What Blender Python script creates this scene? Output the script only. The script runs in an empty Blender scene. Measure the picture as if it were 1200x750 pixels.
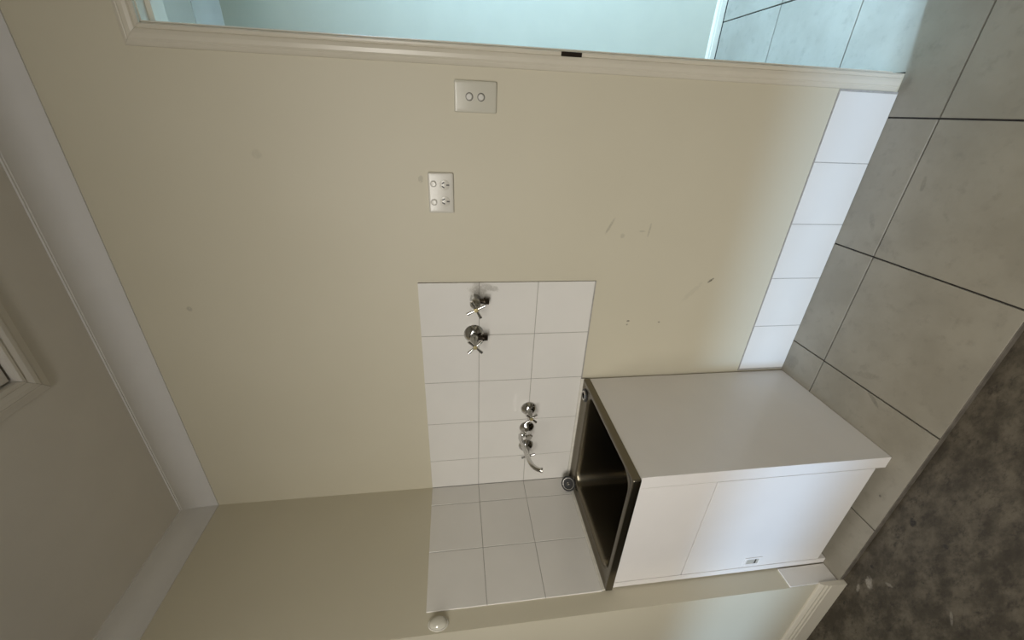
import bpy, bmesh, math, random
from mathutils import Vector, Matrix
random.seed(7)
SC = bpy.context.scene
COL = SC.collection

# ------------------------------------------------------------------ camera
cam_d = bpy.data.cameras.new('camera')
cam = bpy.data.objects.new('camera', cam_d); COL.objects.link(cam)
cam_d.sensor_fit = 'HORIZONTAL'; cam_d.sensor_width = 36.0
cam_d.lens = 470.02 / 1200 * 36.0
cam_d.clip_start = 0.01
_r = Vector((0.0409885, -0.1321007, -0.9903885))      # image right (the phone was held sideways)
_d = Vector((-0.8858801, -0.4632334, 0.0251240))      # image down
_f = Vector((-0.4621000, 0.8763357, -0.1360126))      # view direction
cam.matrix_world = Matrix(((_r.x, -_d.x, -_f.x, 1.4701), (_r.y, -_d.y, -_f.y, -1.2398), (_r.z, -_d.z, -_f.z, 1.3483), (0, 0, 0, 1)))
SC.camera = cam

# ------------------------------------------------------------------ view, sky, sun, window light
SC.view_settings.view_transform = 'Standard'
SC.view_settings.look = 'None'
SC.view_settings.gamma = 1.0
SC.view_settings.use_curve_mapping = False
SC.view_settings.exposure = 0.0
W = bpy.data.worlds.new('world'); SC.world = W; W.use_nodes = True
W.node_tree.nodes['Background'].inputs[0].default_value = (0.75, 0.82, 0.9, 1)
W.node_tree.nodes['Background'].inputs[1].default_value = 0.3

def lamp(name, kind, loc, rot, energy, color, **kw):
    l = bpy.data.lights.new(name, kind); l.energy = energy; l.color = color
    for k, v in kw.items(): setattr(l, k, v)
    o = bpy.data.objects.new(name, l); COL.objects.link(o); o.location = loc; o.rotation_euler = rot
    return o

SUN_EL = math.radians(25.0)
# hazy sun from straight behind the camera, entering the rear window below an added panel that trims the beam
lamp('sun', 'SUN', (1, -5, 4), (math.radians(90) - SUN_EL, 0, math.radians(-3)), 1.95, (0.46, 0.74, 1.12), angle=math.radians(6.0))
# rear window daylight; lamp stands inside the room, in front of the added panel
lamp('rear_window_daylight', 'AREA', (1.0, -2.42, 1.80), (math.radians(90 - 48.6), 0, math.radians(4)), 41.5, (1.0, 0.965, 0.90), shape='RECTANGLE', size=1.9, size_y=0.6, spread=math.radians(152))
# daylight from the glazed door at the end of the hallway
lamp('hall_daylight', 'AREA', (3.55, 0.20, 1.50), (math.radians(90 - 52), 0, math.radians(90)), 128.0, (0.53, 0.88, 1.28), shape='RECTANGLE', size=0.18, size_y=1.2, spread=math.radians(160))

# ------------------------------------------------------------------ materials
def new_mat(name):
    m = bpy.data.materials.new(name); m.use_nodes = True
    nt = m.node_tree
    return m, nt, nt.nodes['Principled BSDF']

def mix_col(nt, fac, a, b):
    n = nt.nodes.new('ShaderNodeMix'); n.data_type = 'RGBA'
    for sock, v in ((n.inputs[0], fac), (n.inputs[6], a), (n.inputs[7], b)):
        if hasattr(v, 'is_linked') or isinstance(v, bpy.types.NodeSocket): nt.links.new(v, sock)
        elif isinstance(v, (int, float)): sock.default_value = v
        else: sock.default_value = (*v, 1)
    return n.outputs[2]

def noise(nt, scale, detail=4, rough=0.55, coord=None, stretch=None):
    n = nt.nodes.new('ShaderNodeTexNoise'); n.inputs['Scale'].default_value = scale
    n.inputs['Detail'].default_value = detail; n.inputs['Roughness'].default_value = rough
    g = coord
    if g is None:
        g = nt.nodes.new('ShaderNodeNewGeometry').outputs['Position']
    if stretch:
        mp = nt.nodes.new('ShaderNodeMapping'); mp.inputs['Scale'].default_value = stretch[0]
        mp.inputs['Rotation'].default_value = stretch[1]
        nt.links.new(g, mp.inputs[0]); g = mp.outputs[0]
    nt.links.new(g, n.inputs['Vector'])
    return n.outputs['Fac']

def ramp(nt, fac, lo, hi):
    n = nt.nodes.new('ShaderNodeMapRange'); n.inputs['From Min'].default_value = lo; n.inputs['From Max'].default_value = hi
    n.interpolation_type = 'SMOOTHSTEP'
    nt.links.new(fac, n.inputs['Value']); return n.outputs['Result']

def mth(nt, op, a, b=None):
    n = nt.nodes.new('ShaderNodeMath'); n.operation = op
    for i, v in enumerate((a, b)):
        if v is None: continue
        if isinstance(v, (int, float)): n.inputs[i].default_value = v
        else: nt.links.new(v, n.inputs[i])
    return n.outputs[0]

def bump(nt, bsdf, h, strength, dist=0.002):
    b = nt.nodes.new('ShaderNodeBump'); b.inputs['Strength'].default_value = strength; b.inputs['Distance'].default_value = dist
    nt.links.new(h, b.inputs['Height']); nt.links.new(b.outputs[0], bsdf.inputs['Normal'])

def marks(nt, items):
    """soft worn marks: each (centre, half sizes, rotation, strength) is one scuff with its own shape"""
    g = nt.nodes.new('ShaderNodeNewGeometry').outputs['Position']
    nz = noise(nt, 60, 3)
    gap = ramp(nt, noise(nt, 170, 4, 0.7), 0.30, 0.50)
    tot = None
    for c, r, rot, s in items:
        mp = nt.nodes.new('ShaderNodeMapping'); mp.vector_type = 'TEXTURE'
        mp.inputs['Location'].default_value = c; mp.inputs['Scale'].default_value = r; mp.inputs['Rotation'].default_value = rot
        nt.links.new(g, mp.inputs[0])
        ln = nt.nodes.new('ShaderNodeVectorMath'); ln.operation = 'LENGTH'; nt.links.new(mp.outputs[0], ln.inputs[0])
        d = mth(nt, 'ADD', ln.outputs['Value'], mth(nt, 'MULTIPLY', mth(nt, 'SUBTRACT', nz, 0.5), 1.2))
        v = mth(nt, 'MULTIPLY', ramp(nt, mth(nt, 'SUBTRACT', 1.25, d), 0.0, 0.6), s)
        tot = v if tot is None else mth(nt, 'MAXIMUM', tot, v)
    return mth(nt, 'MULTIPLY', tot, gap)

def simple(name, col, rough=0.5, metal=0.0, var=0.0, scale=8.0, bmp=0.0, bscale=300, coat=0.0, spec=0.5):
    m, nt, b = new_mat(name)
    b.inputs['Roughness'].default_value = rough; b.inputs['Metallic'].default_value = metal
    b.inputs['Specular IOR Level'].default_value = spec
    if coat: b.inputs['Coat Weight'].default_value = coat; b.inputs['Coat Roughness'].default_value = 0.05
    f = noise(nt, scale)
    lo = tuple(max(0, c * (1 - var)) for c in col); hi = tuple(min(1, c * (1 + var)) for c in col)
    nt.links.new(mix_col(nt, ramp(nt, f, 0.3, 0.7), lo, hi), b.inputs['Base Color'])
    if bmp: bump(nt, b, noise(nt, bscale, 2), bmp)
    return m

M = {}
# cream wall paint with scuffs
m, nt, b = new_mat('cream_wall_paint')
base = mix_col(nt, ramp(nt, noise(nt, 1.7, 3), 0.3, 0.7), (0.565, 0.520, 0.400), (0.585, 0.540, 0.420))
wm = marks(nt, [((0.957, 0, 0.438), (0.004, 0.02, 0.012), (0, math.radians(-40), 0), 1.0),
                ((0.80, 0, 0.722), (0.003, 0.02, 0.006), (0, 0, 0), 0.8), ((0.785, 0, 0.724), (0.004, 0.02, 0.004), (0, 0, 0), 0.6),
                ((0.792, 0, 0.60), (0.003, 0.02, 0.004), (0, 0, 0), 0.6),
                ((1.152, 0, 0.848), (0.028, 0.02, 0.004), (0, math.radians(25), 0), 0.30),
                ((1.138, 0, 0.710), (0.024, 0.02, 0.003), (0, math.radians(5), 0), 0.30),
                ((1.135, 0, 0.735), (0.003, 0.02, 0.012), (0, 0, 0), 0.22),
                ((1.120, 0, 0.80), (0.008, 0.02, 0.008), (0, 0, 0), 0.20),
                ((0.91, 0, 0.50), (0.010, 0.02, 0.05), (0, math.radians(-50), 0), 0.09),
                ((0.884, 0, 2.17), (0.008, 0.02, 0.008), (0, 0, 0), 0.30),
                ((1.284, 0, 1.442), (0.010, 0.02, 0.007), (0, 0, 0), 0.25),
                ((1.34, 0, 1.87), (0.012, 0.02, 0.012), (0, 0, 0), 0.12)])
nt.links.new(mix_col(nt, wm, base, (0.10, 0.085, 0.06)), b.inputs['Base Color'])
b.inputs['Roughness'].default_value = 0.55
bump(nt, b, noise(nt, 500, 2), 0.06, 0.001)
M['wall'] = m
M['greywall'] = simple('grey_wall_paint', (0.30, 0.285, 0.25), 0.7, var=0.03, bmp=0.05)
M['hallwall'] = simple('hall_wall_paint', (0.44, 0.41, 0.325), 0.55, var=0.02, bmp=0.05)
M['ceiling'] = simple('ceiling_paint', (0.60, 0.565, 0.51), 0.8, var=0.015, bmp=0.08, bscale=400)
M['cornice'] = simple('cornice_paint', (0.62, 0.60, 0.575), 0.6, var=0.015, bmp=0.04)
M['trim'] = simple('cream_gloss_trim_paint', (0.62, 0.575, 0.475), 0.28, var=0.02, bmp=0.05, bscale=200)
M['walltile'] = simple('white_glazed_tile', (0.73, 0.705, 0.66), 0.14, var=0.015, scale=5, bmp=0.03, bscale=25)
nt = M['walltile'].node_tree; b = nt.nodes['Principled BSDF']
src = b.inputs['Base Color'].links[0].from_socket
tm = marks(nt, [((0.925, 0, 1.275), (0.035, 0.02, 0.030), (0, 0, 0), 0.45), ((0.945, 0, 1.24), (0.012, 0.02, 0.035), (0, math.radians(20), 0), 0.35),
                ((0.02, -0.01, 0.885), (0.030, 0.03, 0.016), (0, 0, 0), 0.22)])
nt.links.new(mix_col(nt, tm, src, (0.16, 0.14, 0.09)), b.inputs['Base Color'])
M['grout'] = simple('grey_grout', (0.36, 0.34, 0.31), 0.9, var=0.1, scale=60)
M['floorgrout'] = simple('dark_floor_grout', (0.030, 0.026, 0.022), 0.9, var=0.2, scale=60)
# large grey-beige floor tile
m, nt, b = new_mat('grey_beige_floor_tile')
c1 = mix_col(nt, ramp(nt, noise(nt, 5, 5, 0.6), 0.32, 0.68), (0.237, 0.215, 0.170), (0.282, 0.257, 0.206))
c1 = mix_col(nt, ramp(nt, noise(nt, 26, 5, 0.65), 0.5, 0.85), c1, (0.195, 0.178, 0.143))
fm = marks(nt, [((1.33, -0.197, 0), (0.024, 0.006, 0.02), (0, 0, math.radians(10)), 0.28),
                ((0.736, -0.308, 0), (0.010, 0.045, 0.02), (0, 0, math.radians(25)), 0.22),
                ((0.68, -0.36, 0), (0.006, 0.035, 0.02), (0, 0, math.radians(-30)), 0.40),
                ((1.20, -0.10, 0), (0.03, 0.008, 0.02), (0, 0, math.radians(30)), 0.15),
                ((0.61, -0.04, 0), (0.03, 0.025, 0.02), (0, 0, 0), 0.25),
                ((1.35, -0.10, 0), (0.010, 0.005, 0.02), (0, 0, 0), 0.2),
                ((1.15, -0.16, 0), (0.02, 0.035, 0.02), (0, 0, math.radians(-20)), 0.15),
                ((0.41, -0.52, 0), (0.004, 0.004, 0.02), (0, 0, 0), 0.8)])
nt.links.new(mix_col(nt, fm, c1, (0.08, 0.07, 0.055)), b.inputs['Base Color'])
b.inputs['Roughness'].default_value = 0.48
bump(nt, b, noise(nt, 90, 4), 0.05, 0.001)
M['floortile'] = m
# bare stained concrete
m, nt, b = new_mat('bare_stained_concrete')
c1 = mix_col(nt, ramp(nt, noise(nt, 10, 6, 0.68, None, ((1.0, 1.7, 1), (0, 0, 0.5))), 0.35, 0.68), (0.036, 0.028, 0.017), (0.102, 0.085, 0.059))
c1 = mix_col(nt, ramp(nt, noise(nt, 30, 6, 0.7, None, ((1.0, 2.2, 1), (0, 0, 0.9))), 0.45, 0.75), c1, (0.022, 0.016, 0.010))
c1 = mix_col(nt, ramp(nt, noise(nt, 75, 3, 0.6), 0.68, 0.76), c1, (0.025, 0.02, 0.014))
c1 = mix_col(nt, marks(nt, [((0.10, -0.62, 0), (0.02, 0.012, 0.05), (0, 0, 0.4), 0.7), ((0.045, -0.605, 0), (0.016, 0.006, 0.05), (0, 0, 0.2), 0.5),
                            ((0.25, -0.80, 0), (0.02, 0.004, 0.05), (0, 0, 0.5), 0.3), ((0.16, -0.66, 0), (0.006, 0.012, 0.05), (0, 0, 0.5), 0.35)]), c1, (0.32, 0.29, 0.24))
c1 = mix_col(nt, marks(nt, [((0.405, -0.615, 0), (0.014, 0.010, 0.05), (0, 0, 0.4), 0.95), ((0.42, -0.70, 0), (0.007, 0.007, 0.05), (0, 0, 0), 0.8),
                            ((0.16, -0.60, 0), (0.007, 0.007, 0.05), (0, 0, 0), 0.9), ((-0.06, -0.60, 0), (0.008, 0.005, 0.05), (0, 0, 0), 0.9)]), c1, (0.012, 0.010, 0.008))
nt.links.new(c1, b.inputs['Base Color']); b.inputs['Roughness'].default_value = 0.62
bump(nt, b, noise(nt, 45, 6), 0.25, 0.003)
M['concrete'] = m
M['laminate'] = simple('white_laminate', (0.75, 0.72, 0.69), 0.22, var=0.01)
M['shadowgap'] = simple('dark_gap', (0.03, 0.028, 0.025), 0.9, var=0.1)
M['carcass'] = simple('grey_green_board', (0.45, 0.46, 0.42), 0.6, var=0.05)
m, nt, b = new_mat('brushed_stainless_steel')
b.inputs['Metallic'].default_value = 1.0
nt.links.new(mix_col(nt, noise(nt, 40, 3, 0.5, None, ((1, 30, 30), (0, 0, 0))), (0.145, 0.126, 0.092), (0.20, 0.178, 0.136)), b.inputs['Base Color'])
b.inputs['Roughness'].default_value = 0.24
M['steel'] = m
M['chrome'] = simple('chrome', (0.62, 0.61, 0.59), 0.10, metal=1.0, var=0.03)
M['dullchrome'] = simple('tarnished_chrome', (0.36, 0.35, 0.32), 0.28, metal=1.0, var=0.25, scale=80)
M['brass'] = simple('brass_button', (0.52, 0.43, 0.22), 0.35, metal=0.6, var=0.1)
M['rubber'] = simple('black_rubber', (0.015, 0.015, 0.015), 0.5, var=0.1)
M['plastic'] = simple('cream_switch_plastic', (0.55, 0.525, 0.44), 0.20, var=0.02)
M['plasticwhite'] = simple('white_socket_plastic', (0.62, 0.59, 0.52), 0.22, var=0.02)
M['plasticgrey'] = simple('grey_switch_plastic', (0.42, 0.40, 0.35), 0.35, var=0.05)
M['ringdark'] = simple('dark_grey_plastic', (0.14, 0.13, 0.11), 0.4, var=0.05)
M['stopper'] = simple('glossy_off_white_plastic', (0.60, 0.57, 0.48), 0.12, var=0.03, coat=0.5)
M['darkmetal'] = simple('dark_bronze', (0.05, 0.04, 0.03), 0.35, metal=0.9, var=0.2)
M['edgestrip'] = simple('dark_edging', (0.115, 0.100, 0.080), 0.55, var=0.25, scale=30)
M['sealant'] = simple('white_sealant', (0.66, 0.63, 0.56), 0.4, var=0.05, scale=60)
M['satin'] = simple('satin_steel', (0.42, 0.40, 0.36), 0.42, metal=0.55, var=0.08, scale=60)
M['sun_mask'] = simple('sun_mask_surface', (0.75, 0.73, 0.68), 0.9, var=0.02)

# ------------------------------------------------------------------ mesh helpers
def finish(name, bm, mats, parent=None, smooth=False, angle=35):
    me = bpy.data.meshes.new(name)
    bmesh.ops.recalc_face_normals(bm, faces=bm.faces)
    if smooth:
        for f in bm.faces: f.smooth = True
        for e in bm.edges:
            if len(e.link_faces) == 2 and e.calc_face_angle(0) > math.radians(angle): e.smooth = False
    bm.to_mesh(me); bm.free()
    for mm in (mats if isinstance(mats, (list, tuple)) else [mats]): me.materials.append(M[mm])
    o = bpy.data.objects.new(name, me); COL.objects.link(o)
    if parent: o.parent = parent
    return o

def box(bm, x0, x1, y0, y1, z0, z1, bev=0.0, mi=0, seg=1):
    vs = [bm.verts.new((x, y, z)) for x in (x0, x1) for y in (y0, y1) for z in (z0, z1)]
    fs = [bm.faces.new([vs[i] for i in q]) for q in ((0, 1, 3, 2), (4, 6, 7, 5), (0, 4, 5, 1), (2, 3, 7, 6), (0, 2, 6, 4), (1, 5, 7, 3))]
    for f in fs: f.material_index = mi
    if bev:
        es = list({e for f in fs for e in f.edges})
        r = bmesh.ops.bevel(bm, geom=es, offset=bev, segments=seg, profile=0.5, affect='EDGES')
        for f in r['faces']: f.material_index = mi
    return vs

def basis(axis):
    a = Vector(axis).normalized()
    u = a.orthogonal().normalized() if abs(a.z) > 0.99 or abs(a.x) > 0.99 else a.cross(Vector((0, 0, 1))).normalized()
    return a, u, a.cross(u).normalized()

def lathe(bm, origin, axis, prof, n=28, mi=0):
    """prof: list of (radius, distance along axis)"""
    o = Vector(origin); a, u, v = basis(axis)
    rings = []
    for r, h in prof:
        if r < 1e-6: rings.append([bm.verts.new(o + a * h)])
        else: rings.append([bm.verts.new(o + a * h + (u * math.cos(t) + v * math.sin(t)) * r) for t in [2 * math.pi * k / n for k in range(n)]])
    for p, q in zip(rings, rings[1:]):
        for k in range(n):
            k2 = (k + 1) % n
            if len(p) == 1 and len(q) == 1: continue
            if len(p) == 1: f = bm.faces.new((p[0], q[k], q[k2]))
            elif len(q) == 1: f = bm.faces.new((p[k], q[0], p[k2]))
            else: f = bm.faces.new((p[k], q[k], q[k2], p[k2]))
            f.material_index = mi
    if len(rings[0]) > 1: bm.faces.new(rings[0]).material_index = mi
    if len(rings[-1]) > 1: bm.faces.new(rings[-1]).material_index = mi

def tube(bm, pts, rad, n=14, mi=0, hollow=False):
    pts = [Vector(p) for p in pts]; rings = []
    nrm = None
    for i, p in enumerate(pts):
        t = (pts[min(i + 1, len(pts) - 1)] - pts[max(i - 1, 0)]).normalized()
        if nrm is None: nrm = t.orthogonal().normalized()
        nrm = (nrm - t * nrm.dot(t)).normalized(); bn = t.cross(nrm)
        r = rad[i] if isinstance(rad, (list, tuple)) else rad
        rings.append([bm.verts.new(p + (nrm * math.cos(2 * math.pi * k / n) + bn * math.sin(2 * math.pi * k / n)) * r) for k in range(n)])
    for p, q in zip(rings, rings[1:]):
        for k in range(n): bm.faces.new((p[k], q[k], q[(k + 1) % n], p[(k + 1) % n])).material_index = mi
    bm.faces.new(rings[0]).material_index = mi; bm.faces.new(rings[-1]).material_index = mi

def loops_mesh(bm, loops, cap_start=False, cap_end=True, mi=0):
    rings = [[bm.verts.new(p) for p in l] for l in loops]
    n = len(rings[0])
    for p, q in zip(rings, rings[1:]):
        for k in range(n): bm.faces.new((p[k], q[k], q[(k + 1) % n], p[(k + 1) % n])).material_index = mi
    if cap_start: bm.faces.new(rings[0]).material_index = mi
    if cap_end: bm.faces.new(rings[-1]).material_index = mi

def rrect(x0, x1, y0, y1, r, z, n=6):
    pts = []
    for cx, cy, a0 in ((x1 - r, y1 - r, 0), (x0 + r, y1 - r, 90), (x0 + r, y0 + r, 180), (x1 - r, y0 + r, 270)):
        for k in range(n + 1):
            a = math.radians(a0 + 90 * k / n); pts.append((cx + r * math.cos(a), cy + r * math.sin(a), z))
    return pts

def prism(bm, prof, fn, ends, cap=True):
    """sweep a closed 2D profile between two ends; fn(p, q, end) -> 3D point"""
    a = [bm.verts.new(fn(p, q, ends[0])) for p, q in prof]; c = [bm.verts.new(fn(p, q, ends[1])) for p, q in prof]
    n = len(prof)
    for k in range(n): bm.faces.new((a[k], c[k], c[(k + 1) % n], a[(k + 1) % n]))
    if cap: bm.faces.new(a); bm.faces.new(c)

def tag(o, label=None, cat=None, group=None, kind=None):
    if label: o['label'] = label
    if cat: o['category'] = cat
    if group: o['group'] = group
    if kind: o['kind'] = kind
    return o

def struct(name, bm, mats, label=None, cat=None, **kw):
    o = finish(name, bm, mats, **kw); tag(o, label, cat, kind='structure'); return o

def empty(name, loc, label=None, cat=None, group=None, kind=None):
    o = bpy.data.objects.new(name, None); COL.objects.link(o); o.location = loc; o.empty_display_size = 0.05
    tag(o, label, cat, group, kind); return o

def under(o, parent):
    """parent a mesh built in world coordinates to a thing, keeping it in place"""
    o.parent = parent
    off = Vector((0, 0, 0)); p = parent
    while p: off += p.location; p = p.parent
    o.location = o.location - off
    return o

# ------------------------------------------------------------------ room shell
CEIL = 2.405; WT = 0.085; FRONT = -0.559; CONC = -0.016
DX0, DX1, DZ = 1.617, 2.437, 2.048          # door opening in the back wall
bm = bmesh.new()
box(bm, -0.10, DX0, 0, WT, -0.03, CEIL + 0.05)
box(bm, DX0, DX1, 0, WT, DZ + 0.018, CEIL + 0.05)
box(bm, DX1, 3.0, 0, WT, -0.03, CEIL + 0.05)
wall_back = struct('wall_back', bm, 'wall', 'long cream painted wall behind the laundry tub', 'wall')
bm = bmesh.new(); box(bm, -0.10, 0, FRONT + 0.09, 0, -0.03, CEIL + 0.05)
wall_left = struct('wall_left', bm, 'wall', 'short cream side wall tiled beside the laundry tub', 'wall')
bm = bmesh.new(); box(bm, -2.2, 0, FRONT, FRONT + 0.09, -0.03, CEIL + 0.05)
wall_return = struct('wall_front', bm, 'wall', 'cream wall face with skirting board past the tiled corner', 'wall')
bm = bmesh.new(); box(bm, 3.0, 3.09, -2.7, WT, -0.03, CEIL + 0.05)
struct('wall_right', bm, 'wall', 'cream wall closing the room past the doorway', 'wall')
bm = bmesh.new(); box(bm, -2.29, -2.2, -2.7, FRONT + 0.09, -0.03, CEIL + 0.05)
struct('wall_far_left', bm, 'greywall', 'grey wall closing the concrete floored side of the room', 'wall')
# rear wall with its window (behind the camera)
WX0, WX1, WS, WH = -1.6, 3.0, 1.15, 2.15
bm = bmesh.new()
box(bm, -2.29, 3.09, -2.70, -2.62, -0.03, WS); box(bm, -2.29, 3.09, -2.70, -2.62, WH, CEIL + 0.05)
box(bm, -2.29, WX0, -2.70, -2.62, WS, WH); box(bm, WX1, 3.09, -2.70, -2.62, WS, WH)
struct('wall_rear', bm, 'greywall', 'grey rear wall with a wide window', 'wall')
win = empty('window_1', (0.7, -2.66, WS), 'wide rear window with an added panel trimming the sun', 'window', kind='structure')
for x in (WX0 + 0.01, 3.0 - 0.01):
    bm = bmesh.new(); box(bm, x - 0.01, x + 0.01, -2.68, -2.64, WS, WH); under(finish('window_frame', bm, 'trim'), win)
bm = bmesh.new(); box(bm, WX0, WX1, -2.60, -2.596, 1.49, 2.17); under(finish('sun_mask', bm, 'sun_mask'), win)  # added unseen panel, trims the sun to a low band

# ceiling with the access opening
HX0, HX1, HY0, HY1 = 0.8435, 1.395, -0.850, -0.305
bm = bmesh.new()
for x0, x1, y0, y1 in ((-2.29, HX0, -2.7, -0.0005), (HX1, 3.09, -2.7, -0.0005), (HX0, HX1, -2.7, HY0), (HX0, HX1, HY1, -0.0005)):
    box(bm, x0, x1, y0, y1, CEIL, CEIL + 0.04)
struct('ceiling', bm, 'ceiling', 'plain off-white plasterboard ceiling', 'ceiling')

# cove cornices
CV = 0.079
def cove():
    p = [(0.0, -CV), (0.0035, -CV), (0.004, -CV + 0.004)]
    for k in range(1, 9):
        a = math.radians(90 * k / 9); rr = CV - 0.010
        p.append((CV - 0.006 - rr * math.cos(a), -CV + 0.004 + rr * math.sin(a)))
    p += [(CV - 0.006, -0.006), (CV - 0.004, -0.0045), (CV, -0.0045), (CV, 0.0), (0.0, 0.0)]
    return p
bm = bmesh.new(); prism(bm, cove(), lambda p, q, e: ((p, -p, CEIL + q) if e == 0 else (3.0, -p, CEIL + q)), (0, 1))
struct('trim_1', bm, 'cornice', 'white cove cornice above the long cream wall', 'cornice', smooth=True, angle=25)
bm = bmesh.new(); prism(bm, cove(), lambda p, q, e: ((p, -p, CEIL + q) if e == 0 else (p, FRONT - p, CEIL + q)), (0, 1))
struct('trim_2', bm, 'cornice', 'white cove cornice above the short tiled side wall', 'cornice', smooth=True, angle=25)
bm = bmesh.new(); prism(bm, cove(), lambda p, q, e: ((p, FRONT - p, CEIL + q) if e == 0 else (-2.2, FRONT - p, CEIL + q)), (0, 1))
struct('trim_3', bm, 'cornice', 'white cove cornice over the skirted wall past the corner', 'cornice', smooth=True, angle=25)

# floors
bm = bmesh.new(); box(bm, -2.29, 3.09, -2.7, FRONT + 0.004, CONC - 0.06, CONC)
struct('floor_concrete', bm, 'concrete', 'bare stained dark concrete floor below the tile edge', 'floor')
bm = bmesh.new(); box(bm, 0.0, 5.0, FRONT + 0.0045, 1.07, CONC - 0.04, -0.0060)
floor = struct('floor', bm, 'floorgrout', 'grey-beige tiled laundry and hallway floor with dark joints', 'floor')
P = 0.4031; G = 0.0046; XJ = 0.6934
bm = bmesh.new(); box(bm, 0.0175, 3.0, FRONT - 0.0026, FRONT - 0.0002, CONC - 0.001, -0.0012, 0.0004)
struct('trim_5', bm, 'edgestrip', 'narrow dark edging strip along the raised tile edge', 'edging')
tile_cache = {}
def tile_mesh(name, sx, sy, sz, bev, mat):
    key = (name, round(sx, 4), round(sy, 4), round(sz, 4), mat)
    if key not in tile_cache:
        bm = bmesh.new(); box(bm, -sx / 2, sx / 2, -sy / 2, sy / 2, -sz / 2, sz / 2, bev)
        me = bpy.data.meshes.new(name); bmesh.ops.recalc_face_normals(bm, faces=bm.faces); bm.to_mesh(me); bm.free()
        me.materials.append(M[mat]); tile_cache[key] = me
    return tile_cache[key]
def tile(name, x0, x1, y0, y1, z0, z1, parent, mat, bev):
    o = bpy.data.objects.new(name, tile_mesh(name, x1 - x0, y1 - y0, z1 - z0, bev, mat)); COL.objects.link(o)
    o.location = ((x0 + x1) / 2, (y0 + y1) / 2, (z0 + z1) / 2); o.parent = parent
    return o
ylines = [FRONT] + [-0.1549 + k * P for k in range(0, 4)]
xlines = [XJ + k * P for k in range(-2, 8)]
for xa, xb in zip(xlines, xlines[1:]):
    for ya, yb in zip(ylines, ylines[1:]):
        xa2 = max(xa + G / 2, 0.002); xb2 = xb - G / 2
        ya2 = FRONT if ya == FRONT else ya + G / 2; yb2 = min(yb - G / 2, 1.068)
        if xb2 - xa2 < 0.02: continue
        pieces = [(ya2, yb2)]
        in_wall = xa < DX0 - 0.05 or xb > DX1 + 0.05
        if ya < 0.09 < yb or ya < 0 < yb:                            # the row that meets the back wall
            if xb2 < DX0 + 0.02: pieces = [(ya2, -0.0008), (WT + 0.002, yb2)]
        for p0, p1 in pieces:
            if p1 - p0 < 0.02: continue
            if len(pieces) == 1 and ya < 0 < yb and xa2 < DX0:      # the tile notched round the door jamb
                bm = bmesh.new()
                prism(bm, [(xa2, p0), (xb2, p0), (xb2, p1), (xa2, p1), (xa2, WT + 0.002), (DX0 + 0.004, WT + 0.002), (DX0 + 0.004, -0.0008), (xa2, -0.0008)], lambda p, q, e: (p, q, e), (-0.016, 0.0))
                under(finish('floor_tile', bm, 'floortile'), floor)
                continue
            if p1 > WT and xb2 < 0.9: continue                       # hallway behind the wall, never in view
            tile('floor_tile', xa2, xb2, p0, p1, -0.016, 0, floor, 'floortile', 0.0008)

# ------------------------------------------------------------------ wall tiles
W1, Z0, Q1, S, g2 = 0.162, 1.472, 0.096, 0.2, 0.0010
TT = 0.006
bm = bmesh.new(); box(bm, 0.0, W1 + 0.8, -TT + 0.0015, -0.0002, 0.868, Z0 - 0.001)
under(finish('grout', bm, 'grout'), wall_back)
xs = [TT] + [W1 + k * S for k in range(5)]
for xa, xb in zip(xs, xs[1:]):
    for j in range(3):
        tile('wall_tile', xa + g2, xb - (g2 if xb < 0.95 else 0), -TT, 0.0, Z0 - (j + 1) * S + g2, Z0 - j * S - (g2 if j else 0), wall_back, 'walltile', 0.0010)
bm = bmesh.new(); box(bm, 0.0002, TT - 0.0015, -Q1 - 0.4 + 0.001, -TT, 0.868, Z0 - 0.001)
under(finish('grout', bm, 'grout'), wall_left)
ys = [TT, Q1, Q1 + S, Q1 + 2 * S]
for ya, yb in zip(ys, ys[1:]):
    for j in range(3):
        tile('wall_tile', 0.0, TT, -yb + (g2 if yb < 0.49 else 0), -ya - g2, Z0 - (j + 1) * S + g2, Z0 - j * S - (g2 if j else 0), wall_left, 'walltile', 0.0010)
# skirting tiles
ZS = 0.198
bm = bmesh.new(); box(bm, 0.556, 1.568, -TT + 0.0015, -0.0002, 0.0, ZS - 0.001)
under(finish('grout', bm, 'grout'), wall_back)
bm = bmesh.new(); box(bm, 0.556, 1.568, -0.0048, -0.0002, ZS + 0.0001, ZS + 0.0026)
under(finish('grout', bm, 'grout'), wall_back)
for k in range(5):
    tile('skirting_tile', 0.5638 + k * S + g2, min(0.5638 + (k + 1) * S - g2, 1.568), -TT, 0.0, 0.001, ZS, wall_back, 'walltile', 0.0010)
tile('skirting_tile', 0.0, TT, FRONT + 0.001, -0.4935, 0.001, 0.193, wall_left, 'walltile', 0.0010)

# timber skirting board on the wall past the corner
prof = [(0, CONC), (0.017, CONC), (0.017, 0.045), (0.015, 0.050), (0.015, 0.058), (0.012, 0.064), (0.012, 0.070), (0.007, 0.080), (0.004, 0.083), (0, 0.083)]
bm = bmesh.new(); prism(bm, prof, lambda p, q, e: (e, FRONT - 0.0003 - p, q), (-2.2, 0.014))
struct('baseboard_left', bm, 'trim', 'cream moulded timber skirting board above the concrete floor', 'skirting')

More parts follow.
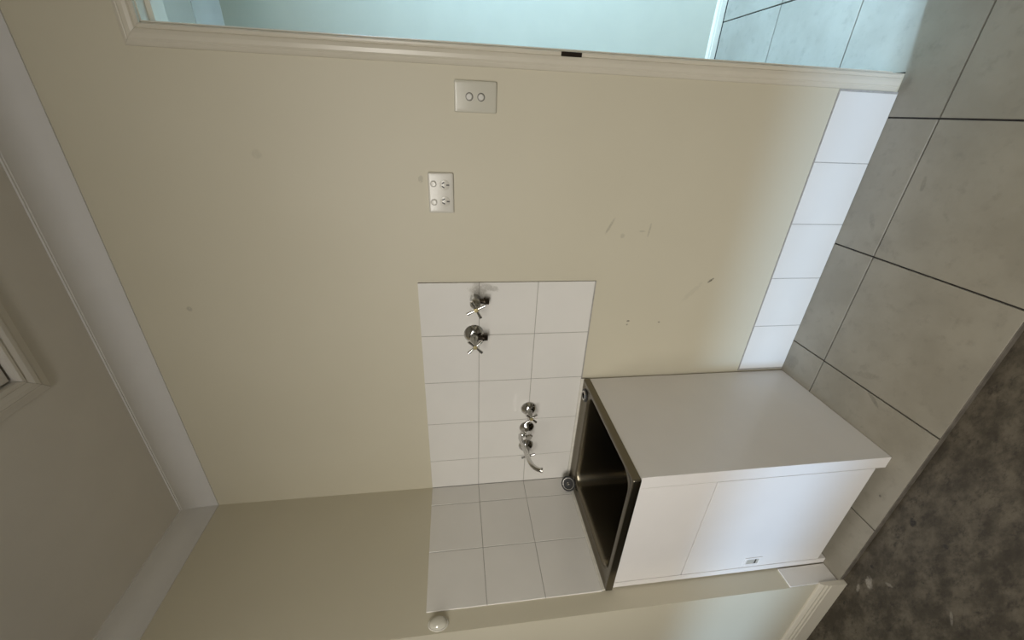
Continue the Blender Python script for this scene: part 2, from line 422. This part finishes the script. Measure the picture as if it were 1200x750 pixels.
# ------------------------------------------------------------------ doorway with architraves and jambs
door = empty('door_1', ((DX0 + DX1) / 2, 0, 0), 'cream doorway frame opening to the bright hallway', 'door frame', kind='structure')
AP = [(0, 0), (0, 0.010), (0.003, 0.0125), (0.007, 0.0125), (0.010, 0.0105), (0.013, 0.0135), (0.021, 0.0155), (0.030, 0.0145), (0.034, 0.012), (0.036, 0.0125), (0.042, 0.010), (0.0455, 0.007), (0.0455, 0)]
AR = 0.0045                                                           # reveal
ix0, ix1, iz = DX0 - AR + 0.002, DX1 + AR - 0.002, DZ + AR - 0.002
for side in (0, 1):
    sy = (lambda q: -0.0003 - q) if side == 0 else (lambda q: WT + 0.0003 + q)
    bm = bmesh.new(); prism(bm, AP, lambda p, q, e: (ix0 - p, sy(q), 0.020 if e == 0 else iz + p - 0.0003), (0, 1))
    under(finish('architrave', bm, 'trim', smooth=True, angle=20), door)
    bm = bmesh.new(); prism(bm, AP, lambda p, q, e: (ix1 + p, sy(q), 0.020 if e == 0 else iz + p - 0.0003), (0, 1))
    under(finish('architrave', bm, 'trim', smooth=True, angle=20), door)
    bm = bmesh.new(); prism(bm, AP, lambda p, q, e: ((ix0 - p + 0.0003, sy(q), iz + p) if e == 0 else (ix1 + p - 0.0003, sy(q), iz + p)), (0, 1))
    under(finish('architrave', bm, 'trim', smooth=True, angle=20), door)
JT = 0.018
bm = bmesh.new(); box(bm, DX0 - 0.0005, DX0 + 0.003, -0.0025, WT, 0.045, DZ, 0.0006); under(finish('jamb', bm, 'trim'), door)
bm = bmesh.new(); box(bm, DX1 - 0.003, DX1 + 0.0005, -0.0025, WT, 0.045, DZ, 0.0006); under(finish('jamb', bm, 'trim'), door)
bm = bmesh.new(); box(bm, DX0, DX1, -0.0025, WT, DZ, DZ + 0.018, 0.0006); under(finish('jamb', bm, 'trim'), door)
bm = bmesh.new(); box(bm, DX0 + 0.0035, DX1 - 0.0035, 0.030, WT - 0.001, DZ - 0.012, DZ + 0.0005, 0.0008); under(finish('door_stop_bead', bm, 'trim'), door)
bm = bmesh.new(); box(bm, 1.86, DX1 - 0.0035, 0.016, 0.034, 0.008, DZ - 0.004, 0.001)  # added unseen panel, cuts the hallway light spilling into the room
lf = under(finish('hall_light_blocker', bm, 'trim'), door); lf['label'] = 'cream out-of-view panel added to hold back hallway light'
bm = bmesh.new()
box(bm, 1.6025, 1.6130, -0.0142, -0.004, 1.004, 1.060, 0.001)
sp = under(finish('strike_plate', bm, 'darkmetal'), door); sp['label'] = 'dark metal strike plate on the jamb edge'

# ------------------------------------------------------------------ hallway beyond the door
HY = 1.072
bm = bmesh.new(); box(bm, 0.5, 4.7, HY, HY + 0.09, -0.05, CEIL + 0.05)
struct('wall_hall', bm, 'hallwall', 'bright pale hallway wall seen through the doorway', 'wall')
bm = bmesh.new(); box(bm, 0.41, 0.5, WT + 0.0005, HY, -0.05, CEIL + 0.05)
struct('wall_hall_end', bm, 'hallwall', 'pale wall closing the end of the hallway', 'wall')
bm = bmesh.new(); box(bm, 3.0, 4.7, 0.0, WT, -0.05, CEIL + 0.05)
struct('wall_hall_near', bm, 'hallwall', 'pale hallway wall running on past the laundry', 'wall')
bm = bmesh.new(); box(bm, 0.41, 4.7, WT + 0.0005, HY + 0.09, CEIL, CEIL + 0.04)
struct('ceiling_hall', bm, 'ceiling', 'bright ceiling of the hallway', 'ceiling')
bm = bmesh.new()
box(bm, 3.85, 3.93, WT, HY, 2.12, CEIL); box(bm, 3.85, 3.93, WT, 0.14, 0.0005, 2.12); box(bm, 3.85, 3.93, 1.03, HY, 0.0005, 2.12)
struct('wall_hall_entry', bm, 'hallwall', 'hallway end wall around the glazed entry door', 'wall')
bm = bmesh.new(); prism(bm, cove(), lambda p, q, e: (e, HY - p, CEIL + q), (0.5, 3.849))
struct('trim_4', bm, 'cornice', 'white cove cornice of the hallway wall', 'cornice', smooth=True, angle=25)
prof = [(0, 0.0005), (0.012, 0.0005), (0.012, 0.026), (0.010, 0.029), (0.010, 0.036), (0.006, 0.043), (0.003, 0.046), (0, 0.046)]
bm = bmesh.new(); prism(bm, prof, lambda p, q, e: (e, HY - 0.0003 - p, q), (0.5, 3.849))
struct('baseboard_hall', bm, 'trim', 'low pale skirting board along the hallway wall', 'skirting')

# ------------------------------------------------------------------ laundry cabinet
CW, CD, CH = 0.5515, 0.4905, 0.838
CABX0 = 0.0065
cab = empty('laundry_cabinet', (0.28, -0.25, 0), 'white laminate laundry cabinet under the steel tub', 'cabinet')
def cpart(name, *a, mat='laminate', bev=0.0008, parent=None):
    bm = bmesh.new(); box(bm, *a, bev); return under(finish(name, bm, mat), parent or cab)
cpart('side_panel', CW - 0.045, CW, -CD, -0.008, 0.0005, CH)
cpart('side_panel', CABX0, 0.032, -CD, -0.008, 0.0005, CH)
cpart('fascia_panel', 0.0340, CW - 0.0475, -CD + 0.0012, -CD + 0.018, 0.5840, CH)
cdoor = cpart('door', 0.0345, CW - 0.0475, -CD + 0.0006, -CD + 0.0166, 0.034, 0.5805)
cpart('back_panel', 0.033, CW - 0.046, -0.026, -0.010, 0.0005, CH - 0.25, mat='carcass')
cpart('base_shelf', 0.0325, CW - 0.0455, -CD + 0.05, -0.028, 0.034, 0.05, mat='carcass')
cpart('kickboard', 0.0325, CW - 0.0455, -CD + 0.05, -CD + 0.066, 0.0005, 0.033)
# flush latch pull in the door
bm = bmesh.new()
px0, px1, pz0, pz1 = 0.047, 0.090, 0.283, 0.350
yf = -CD - 0.0018
for a in ((px0, px1, pz0, pz0 + 0.009), (px0, px1, pz1 - 0.009, pz1), (px0, px0 + 0.009, pz0 + 0.009, pz1 - 0.009), (px1 - 0.009, px1, pz0 + 0.009, pz1 - 0.009)):
    box(bm, a[0], a[1], yf, -CD + 0.0004, a[2], a[3], 0.0006, 0)
box(bm, px0 + 0.008, px1 - 0.008, -CD - 0.0002, -CD + 0.0004, pz0 + 0.008, pz1 - 0.008, 0, 1)
box(bm, px0 + 0.009, px1 - 0.009, yf + 0.0006, -CD, pz0 + 0.020, pz0 + 0.0245, 0.0004, 2)
pl = under(finish('pull', bm, ['laminate', 'plasticgrey', 'darkmetal']), cab); 
pl.parent = cdoor; pl.location = (0, 0, 0); pl['label'] = 'small flush latch pull with grey recess'

# ------------------------------------------------------------------ stainless tub
sink = empty('laundry_sink', (0.28, -0.25, CH), 'deep stainless steel laundry tub on the white cabinet', 'sink')
TX0, TX1, TY0, TY1, TZ = 0.0068, 0.5535, -0.5005, -0.0066, 0.863
BX0, BX1, BY0, BY1 = 0.060, 0.531, -0.474, -0.070
bm = bmesh.new(); n = 8
L = [rrect(TX0 + 0.012, TX1 - 0.012, TY0 + 0.010, TY1 - 0.006, 0.004, CH + 0.0005, n),
     rrect(TX0, TX1, TY0, TY1, 0.005, CH + 0.0005, n), rrect(TX0, TX1, TY0, TY1, 0.005, TZ - 0.003, n),
     rrect(TX0 + 0.0012, TX1 - 0.0012, TY0 + 0.0012, TY1 - 0.0012, 0.005, TZ - 0.0008, n),
     rrect(TX0 + 0.004, TX1 - 0.004, TY0 + 0.004, TY1 - 0.004, 0.005, TZ, n),
     rrect(TX0 + 0.016, TX1 - 0.010, TY0 + 0.010, TY1 - 0.014, 0.012, TZ, n),
     rrect(TX0 + 0.022, TX1 - 0.0145, TY0 + 0.0145, TY1 - 0.020, 0.014, TZ - 0.003, n)]
for ins, dz in ((-0.005, 0.0032), (-0.001, 0.0042), (0.0015, 0.007), (0.003, 0.013), (0.005, 0.025), (0.012, 0.15), (0.018, 0.24), (0.024, 0.262), (0.040, 0.277), (0.062, 0.282)):
    L.append(rrect(BX0 + ins, BX1 - ins, BY0 + ins, BY1 - ins, 0.054 if ins < 0.03 else 0.045, TZ - dz, n))
L.append(rrect(0.25, 0.33, -0.31, -0.23, 0.039, TZ - 0.288, n))
loops_mesh(bm, L, False, True)
under(finish('tub_basin', bm, 'steel', smooth=True, angle=40), sink)
bm = bmesh.new(); box(bm, TX0, TX1, -0.0105, -0.0062, TZ - 0.004, 0.8735, 0.0015); under(finish('sealant_bead', bm, 'sealant'), sink)
bm = bmesh.new(); box(bm, 0.0062, 0.0105, TY0 + 0.004, -0.0108, TZ - 0.004, 0.8735, 0.0015); under(finish('sealant_bead', bm, 'sealant'), sink)
bm = bmesh.new(); lathe(bm, (0.29, -0.27, TZ - 0.2878), (0, 0, 1), [(0.0, 0.001), (0.020, 0.001), (0.024, 0.002), (0.034, 0.0022), (0.036, 0.0)], 24)
under(finish('drain_ring', bm, 'chrome', smooth=True), sink)
# by-pass inlet ring on the back ledge
bm = bmesh.new()
lathe(bm, (0.4985, -0.043, TZ - 0.0035), (0, 0, 1), [(0.026, 0), (0.026, 0.0035), (0.023, 0.0045), (0.0, 0.0045)], 28, 1)
lathe(bm, (0.4985, -0.043, TZ + 0.0008), (0, 0, 1), [(0.0135, 0.0003), (0.0135, 0.0035), (0.0155, 0.0055), (0.0185, 0.0045), (0.0195, 0.0003)], 28, 0)
bp = under(finish('bypass_inlet', bm, ['chrome', 'rubber'], smooth=True), sink); bp['label'] = 'chrome ring around a dark by-pass hole'

# basket plug leaning in the back corner of the rim
plug = empty('sink_plug', (0.05, -0.06, TZ), 'round perforated steel basket plug propped in the tub corner', 'sink plug')
pc = Vector((0.040, -0.0705, 0.8845)); ax = Vector((0.62, -0.60, 0.50)).normalized()
bm = bmesh.new(); lathe(bm, pc, ax, [(0.0, -0.016), (0.014, -0.016), (0.017, -0.006), (0.027, -0.004), (0.0315, -0.001), (0.0315, 0.0022), (0.0290, 0.0036), (0.0250, 0.0030)], 30)
under(finish('plug_rim', bm, 'rubber', smooth=True), plug)
bm = bmesh.new(); lathe(bm, pc, ax, [(0.0255, 0.0015), (0.0245, 0.0035), (0.020, 0.0022), (0.009, 0.0022), (0.0, 0.0022)], 30)
pg = under(finish('strainer_plate', bm, 'satin', smooth=True), plug)
bm = bmesh.new(); lathe(bm, pc, ax, [(0.006, 0.002), (0.006, 0.007), (0.004, 0.009), (0.0, 0.009)], 16)
under(finish('knob', bm, 'chrome', smooth=True), plug)
a_, u_, v_ = basis(ax)
bm = bmesh.new()
for k in range(12):
    t = 2 * math.pi * k / 12
    lathe(bm, pc + (u_ * math.cos(t) + v_ * math.sin(t)) * 0.0165, ax, [(0.0027, 0.0020), (0.0027, 0.0027), (0.0, 0.0027)], 8)
o = finish('strainer_holes', bm, 'rubber'); under(o, plug); o['kind'] = 'stuff'

# ------------------------------------------------------------------ taps
def cross_handle(thing, c, ax, ang, arm=0.033, count=4):
    """four-arm cross handle with a brass button; c = hub centre, ax = spindle direction"""
    a, u, v = basis(ax); c = Vector(c)
    h = bmesh.new()
    lathe(h, c - a * 0.009, a, [(0.0070, 0), (0.0085, 0.004), (0.0085, 0.011), (0.0070, 0.0135), (0.0, 0.0135)], 20)
    hub = under(finish('handle_hub', h, 'dullchrome', smooth=True), thing)
    for k in range(count):
        t = ang + math.pi / 2 * k
        d = u * math.cos(t) + v * math.sin(t)
        h = bmesh.new()
        tube(h, [c + d * 0.005, c + d * 0.010, c + d * (arm - 0.006), c + d * (arm - 0.001), c + d * arm], [0.0046, 0.0040, 0.0054, 0.0056, 0.0038], 12)
        under(finish('handle_arm', h, 'chrome', smooth=True), thing)
    h = bmesh.new(); lathe(h, c + a * 0.0043, a, [(0.0068, 0), (0.0066, 0.0016), (0.0, 0.0024)], 20)
    b_ = under(finish('button', h, 'brass', smooth=True), thing); b_['label'] = 'pale brass centre button'

def flange(thing, p, r=0.034, h=0.016):
    bm = bmesh.new()
    lathe(bm, p, (0, -1, 0), [(r, 0), (r, 0.0025), (r * 0.93, 0.006), (r * 0.75, h * 0.75), (r * 0.52, h), (r * 0.40, h + 0.002), (0.0, h + 0.002)], 32)
    under(finish('flange', bm, 'chrome', smooth=True), thing)

def nozzle(thing, p):
    bm = bmesh.new(); x, y, z = p
    tube(bm, [(x, y, z), (x, y, z - 0.020)], 0.0085, 16)
    lathe(bm, (x, y, z - 0.018), (0, 0, -1), [(0.012, 0), (0.0125, 0.002), (0.0125, 0.005), (0.0105, 0.006), (0.0118, 0.008), (0.0105, 0.010), (0.0118, 0.012), (0.0105, 0.014), (0.0118, 0.016), (0.010, 0.018), (0.0, 0.018)], 20)
    under(finish('hose_outlet', bm, 'darkmetal', smooth=True), thing)

TY = -TT
# upper pair: washing machine taps
g_ = 'washing machine taps on the tiled splashback'
t1 = empty('washing_machine_tap', (0.905, TY, 1.287), 'bare tarnished washing machine tap without a wall flange', 'tap', g_)
bm = bmesh.new()
lathe(bm, (0.905, TY, 1.287), (0, -1, 0), [(0.0165, 0), (0.0170, 0.004), (0.0160, 0.030), (0.0175, 0.034), (0.0175, 0.046), (0.0150, 0.050), (0.0095, 0.054), (0.0085, 0.066), (0.006, 0.068), (0.006, 0.082), (0, 0.082)], 24)
under(finish('valve_body', bm, 'dullchrome', smooth=True), t1)
nozzle(t1, (0.905, -0.030, 1.277))
cross_handle(t1, (0.905, -0.094, 1.287), (0, -1, 0), math.radians(28))
t2 = empty('washing_machine_tap', (0.769, TY, 1.290), 'chrome washing machine tap on a round domed wall flange', 'tap', g_)
flange(t2, (0.769, TY, 1.290), 0.0355, 0.018)
bm = bmesh.new()
lathe(bm, (0.769, TY - 0.016, 1.290), (0, -1, 0), [(0.0130, 0), (0.0125, 0.012), (0.0150, 0.016), (0.0150, 0.030), (0.0120, 0.036), (0.0090, 0.042), (0.0085, 0.052), (0.006, 0.056), (0.006, 0.070), (0, 0.070)], 24)
under(finish('valve_body', bm, 'dullchrome', smooth=True), t2)
nozzle(t2, (0.769, -0.036, 1.280))
cross_handle(t2, (0.769, -0.097, 1.290), (0, -1, 0), math.radians(45))
# sink taps
g_ = 'taps above the laundry tub'
for x, lab, ang in ((0.4195, 'chrome sink tap on the washing-machine-tap side of the spout', 45), (0.2215, 'chrome sink tap behind the curved spout, by the tiled corner', 15)):
    t = empty('sink_tap', (x, TY, 1.073), lab, 'tap', g_)
    flange(t, (x, TY, 1.073), 0.032, 0.020)
    bm = bmesh.new(); lathe(bm, (x, TY - 0.018, 1.073), (0, -1, 0), [(0.0125, 0), (0.0115, 0.014), (0.0085, 0.020), (0.0080, 0.026), (0.006, 0.030), (0.006, 0.044), (0, 0.044)], 24)
    under(finish('spindle', bm, 'dullchrome', smooth=True), t)
    cross_handle(t, (x, -0.068, 1.073), (0, -1, 0), math.radians(ang), arm=0.029)
sp_ = empty('sink_spout', (0.321, TY, 1.075), 'curved chrome swivel spout between the two sink taps', 'spout')
flange(sp_, (0.321, TY, 1.075), 0.031, 0.014)
bm = bmesh.new()
lathe(bm, (0.321, TY - 0.012, 1.075), (0, -1, 0), [(0.0120, 0), (0.0120, 0.020), (0.0140, 0.024), (0.0140, 0.046), (0.0110, 0.050), (0.0, 0.051)], 24)
lathe(bm, (0.321, -0.047, 1.080), (0, 0, 1), [(0.0095, 0), (0.0095, 0.012), (0.0120, 0.014), (0.0120, 0.024), (0.0095, 0.028), (0, 0.028)], 20)
under(finish('spout_body', bm, 'chrome', smooth=True), sp_)
ctrl = [(-0.047, 1.100), (-0.052, 1.1085), (-0.066, 1.1105), (-0.088, 1.1085), (-0.125, 1.1035), (-0.160, 1.0985), (-0.185, 1.0950), (-0.206, 1.0885), (-0.220, 1.0800), (-0.229, 1.0690), (-0.233, 1.0570)]
bm = bmesh.new(); tube(bm, [(0.321, y, z) for y, z in ctrl], [0.0085] * 8 + [0.0085, 0.0088, 0.0088], 16)
under(finish('spout_pipe', bm, 'chrome', smooth=True, angle=50), sp_)
bm = bmesh.new(); lathe(bm, (0.321, -0.2335, 1.0568), (0, -0.3, -1), [(0.0086, -0.004), (0.0094, -0.003), (0.0094, 0.002), (0.0075, 0.0022), (0.0072, -0.002), (0, -0.002)], 18)
under(finish('spout_tip', bm, 'dullchrome', smooth=True), sp_)

# ------------------------------------------------------------------ switch and power outlet
def plate(thing, cx, cz, w, h, mat):
    bm = bmesh.new()
    def loop(ins, y, r):
        return [(px, y, pz) for px, pz, _ in rrect(cx - w / 2 + ins, cx + w / 2 - ins, cz - h / 2 + ins, cz + h / 2 - ins, r, 0, 5)]
    loops_mesh(bm, [loop(0.0, -0.0003, 0.004), loop(0.0, -0.0065, 0.004), loop(0.0007, -0.0082, 0.004), loop(0.0022, -0.0090, 0.0035), loop(0.0060, -0.0094, 0.003)], True, True)
    return under(finish('wall_plate', bm, mat, smooth=True, angle=50), thing)

def rocker(thing, x, z, r, mat, ringmat='plasticgrey'):
    bm = bmesh.new(); lathe(bm, (x, -0.0090, z), (0, -1, 0), [(r * 1.22, 0), (r * 1.22, 0.0007), (r * 1.0, 0.0009), (r * 1.0, 0.0002)], 24)
    lp = under(finish('rocker_surround', bm, ringmat, smooth=True), thing)
    bm = bmesh.new(); lathe(bm, (x, -0.0085, z), (-0.0, -1, 0.10), [(r * 0.94, 0), (r * 0.94, 0.0030), (r * 0.80, 0.0040), (0, 0.0043)], 24)
    return under(finish('rocker', bm, mat, smooth=True), thing)

sw = empty('light_switch', (1.499, 0, 1.284), 'cream upright two-rocker light switch nearest the door frame', 'light switch')
plate(sw, 1.499, 1.284, 0.0755, 0.114, 'plastic')
for z in (1.3005, 1.2690): rocker(sw, 1.4988, z, 0.0085, 'plasticgrey', 'ringdark')
gp = empty('power_outlet', (1.247, 0, 1.385), 'white double power outlet with slotted sockets and two rockers', 'power outlet')
plate(gp, 1.247, 1.385, 0.114, 0.073, 'plasticwhite')
for x in (1.2735, 1.2215):
    rocker(gp, x, 1.4062, 0.0080, 'plasticwhite')
    sx = 1.2705 if x > 1.25 else 1.2240; sz = 1.3735
    bm = bmesh.new(); lathe(bm, (sx, -0.0090, sz), (0, -1, 0), [(0.0142, 0), (0.0142, 0.0009), (0.0132, 0.0013), (0, 0.0013)], 28)
    face = under(finish('socket_face', bm, 'plasticwhite', smooth=True), gp)
    for dx, dz, rot in ((-0.0056, 0.0050, 30), (0.0056, 0.0050, -30), (0, -0.0085, 0)):
        bm = bmesh.new(); box(bm, -0.0016, 0.0016, -0.0008, 0.0008, -0.0043, 0.0043)
        bmesh.ops.transform(bm, matrix=Matrix.Translation((sx + dx, -0.0102, sz + dz)) @ Matrix.Rotation(math.radians(rot), 4, 'Y'), verts=bm.verts)
        s_ = finish('slot', bm, 'rubber'); under(s_, gp); s_.parent = face; s_.location = (0, 0, 0)

# ------------------------------------------------------------------ dome stop on the side wall
ds = empty('door_stop', (0, -0.533, 1.432), 'small glossy off-white oval stop beside the tiled edge', 'door stop')
def oval(prof):
    bm = bmesh.new(); lathe(bm, (0, 0, 0), (1, 0, 0), prof, 36)
    bmesh.ops.transform(bm, matrix=Matrix.Translation((0.0002, -0.532, 1.432)) @ Matrix.Diagonal((1, 0.82, 1.22, 1)), verts=bm.verts)
    return bm
under(finish('base', oval([(0.0270, 0), (0.0275, 0.003), (0.0260, 0.006), (0.0, 0.006)]), 'plasticwhite', smooth=True), ds)
under(finish('bumper', oval([(0.0235, 0.0058), (0.0225, 0.010), (0.0190, 0.015), (0.012, 0.018), (0.0, 0.0195)]), 'stopper', smooth=True), ds)

# ------------------------------------------------------------------ ceiling access hatch
hatch = empty('ceiling_hatch', ((HX0 + HX1) / 2, (HY0 + HY1) / 2, CEIL), 'square ceiling access hatch with a mitred moulded frame', 'hatch')
HP = [(0, 0), (0, -0.010), (0.004, -0.014), (0.010, -0.014), (0.013, -0.011), (0.017, -0.0135), (0.025, -0.016), (0.034, -0.0155), (0.038, -0.0125), (0.041, -0.013), (0.055, -0.008), (0.062, -0.0055), (0.0635, 0)]
gx0, gx1, gy0, gy1 = HX0 + 0.002, HX1 - 0.002, HY0 + 0.002, HY1 - 0.002
ZC = CEIL - 0.0003; mg = 0.0006
for fn in (lambda p, q, e: (gx0 - p, (gy0 - p + mg) if e == 0 else (gy1 + p - mg), ZC + q),
           lambda p, q, e: (gx1 + p, (gy0 - p + mg) if e == 0 else (gy1 + p - mg), ZC + q),
           lambda p, q, e: ((gx0 - p + mg) if e == 0 else (gx1 + p - mg), gy0 - p, ZC + q),
           lambda p, q, e: ((gx0 - p + mg) if e == 0 else (gx1 + p - mg), gy1 + p, ZC + q)):
    bm = bmesh.new(); prism(bm, HP, fn, (0, 1)); under(finish('frame_rail', bm, 'trimceiling' if 'trimceiling' in M else 'ceiling', smooth=True, angle=20), hatch)
bm = bmesh.new(); box(bm, gx0 + 0.004, gx1 - 0.004, gy0 + 0.004, gy1 - 0.004, CEIL + 0.004, CEIL + 0.016, 0.001)
under(finish('hatch_panel', bm, 'ceiling'), hatch)
bm = bmesh.new(); box(bm, HX0 - 0.03, HX1 + 0.03, HY0 - 0.03, HY1 + 0.03, CEIL + 0.045, CEIL + 0.055)
under(finish('hatch_lining', bm, 'shadowgap'), hatch)
bpy.context.view_layer.update()
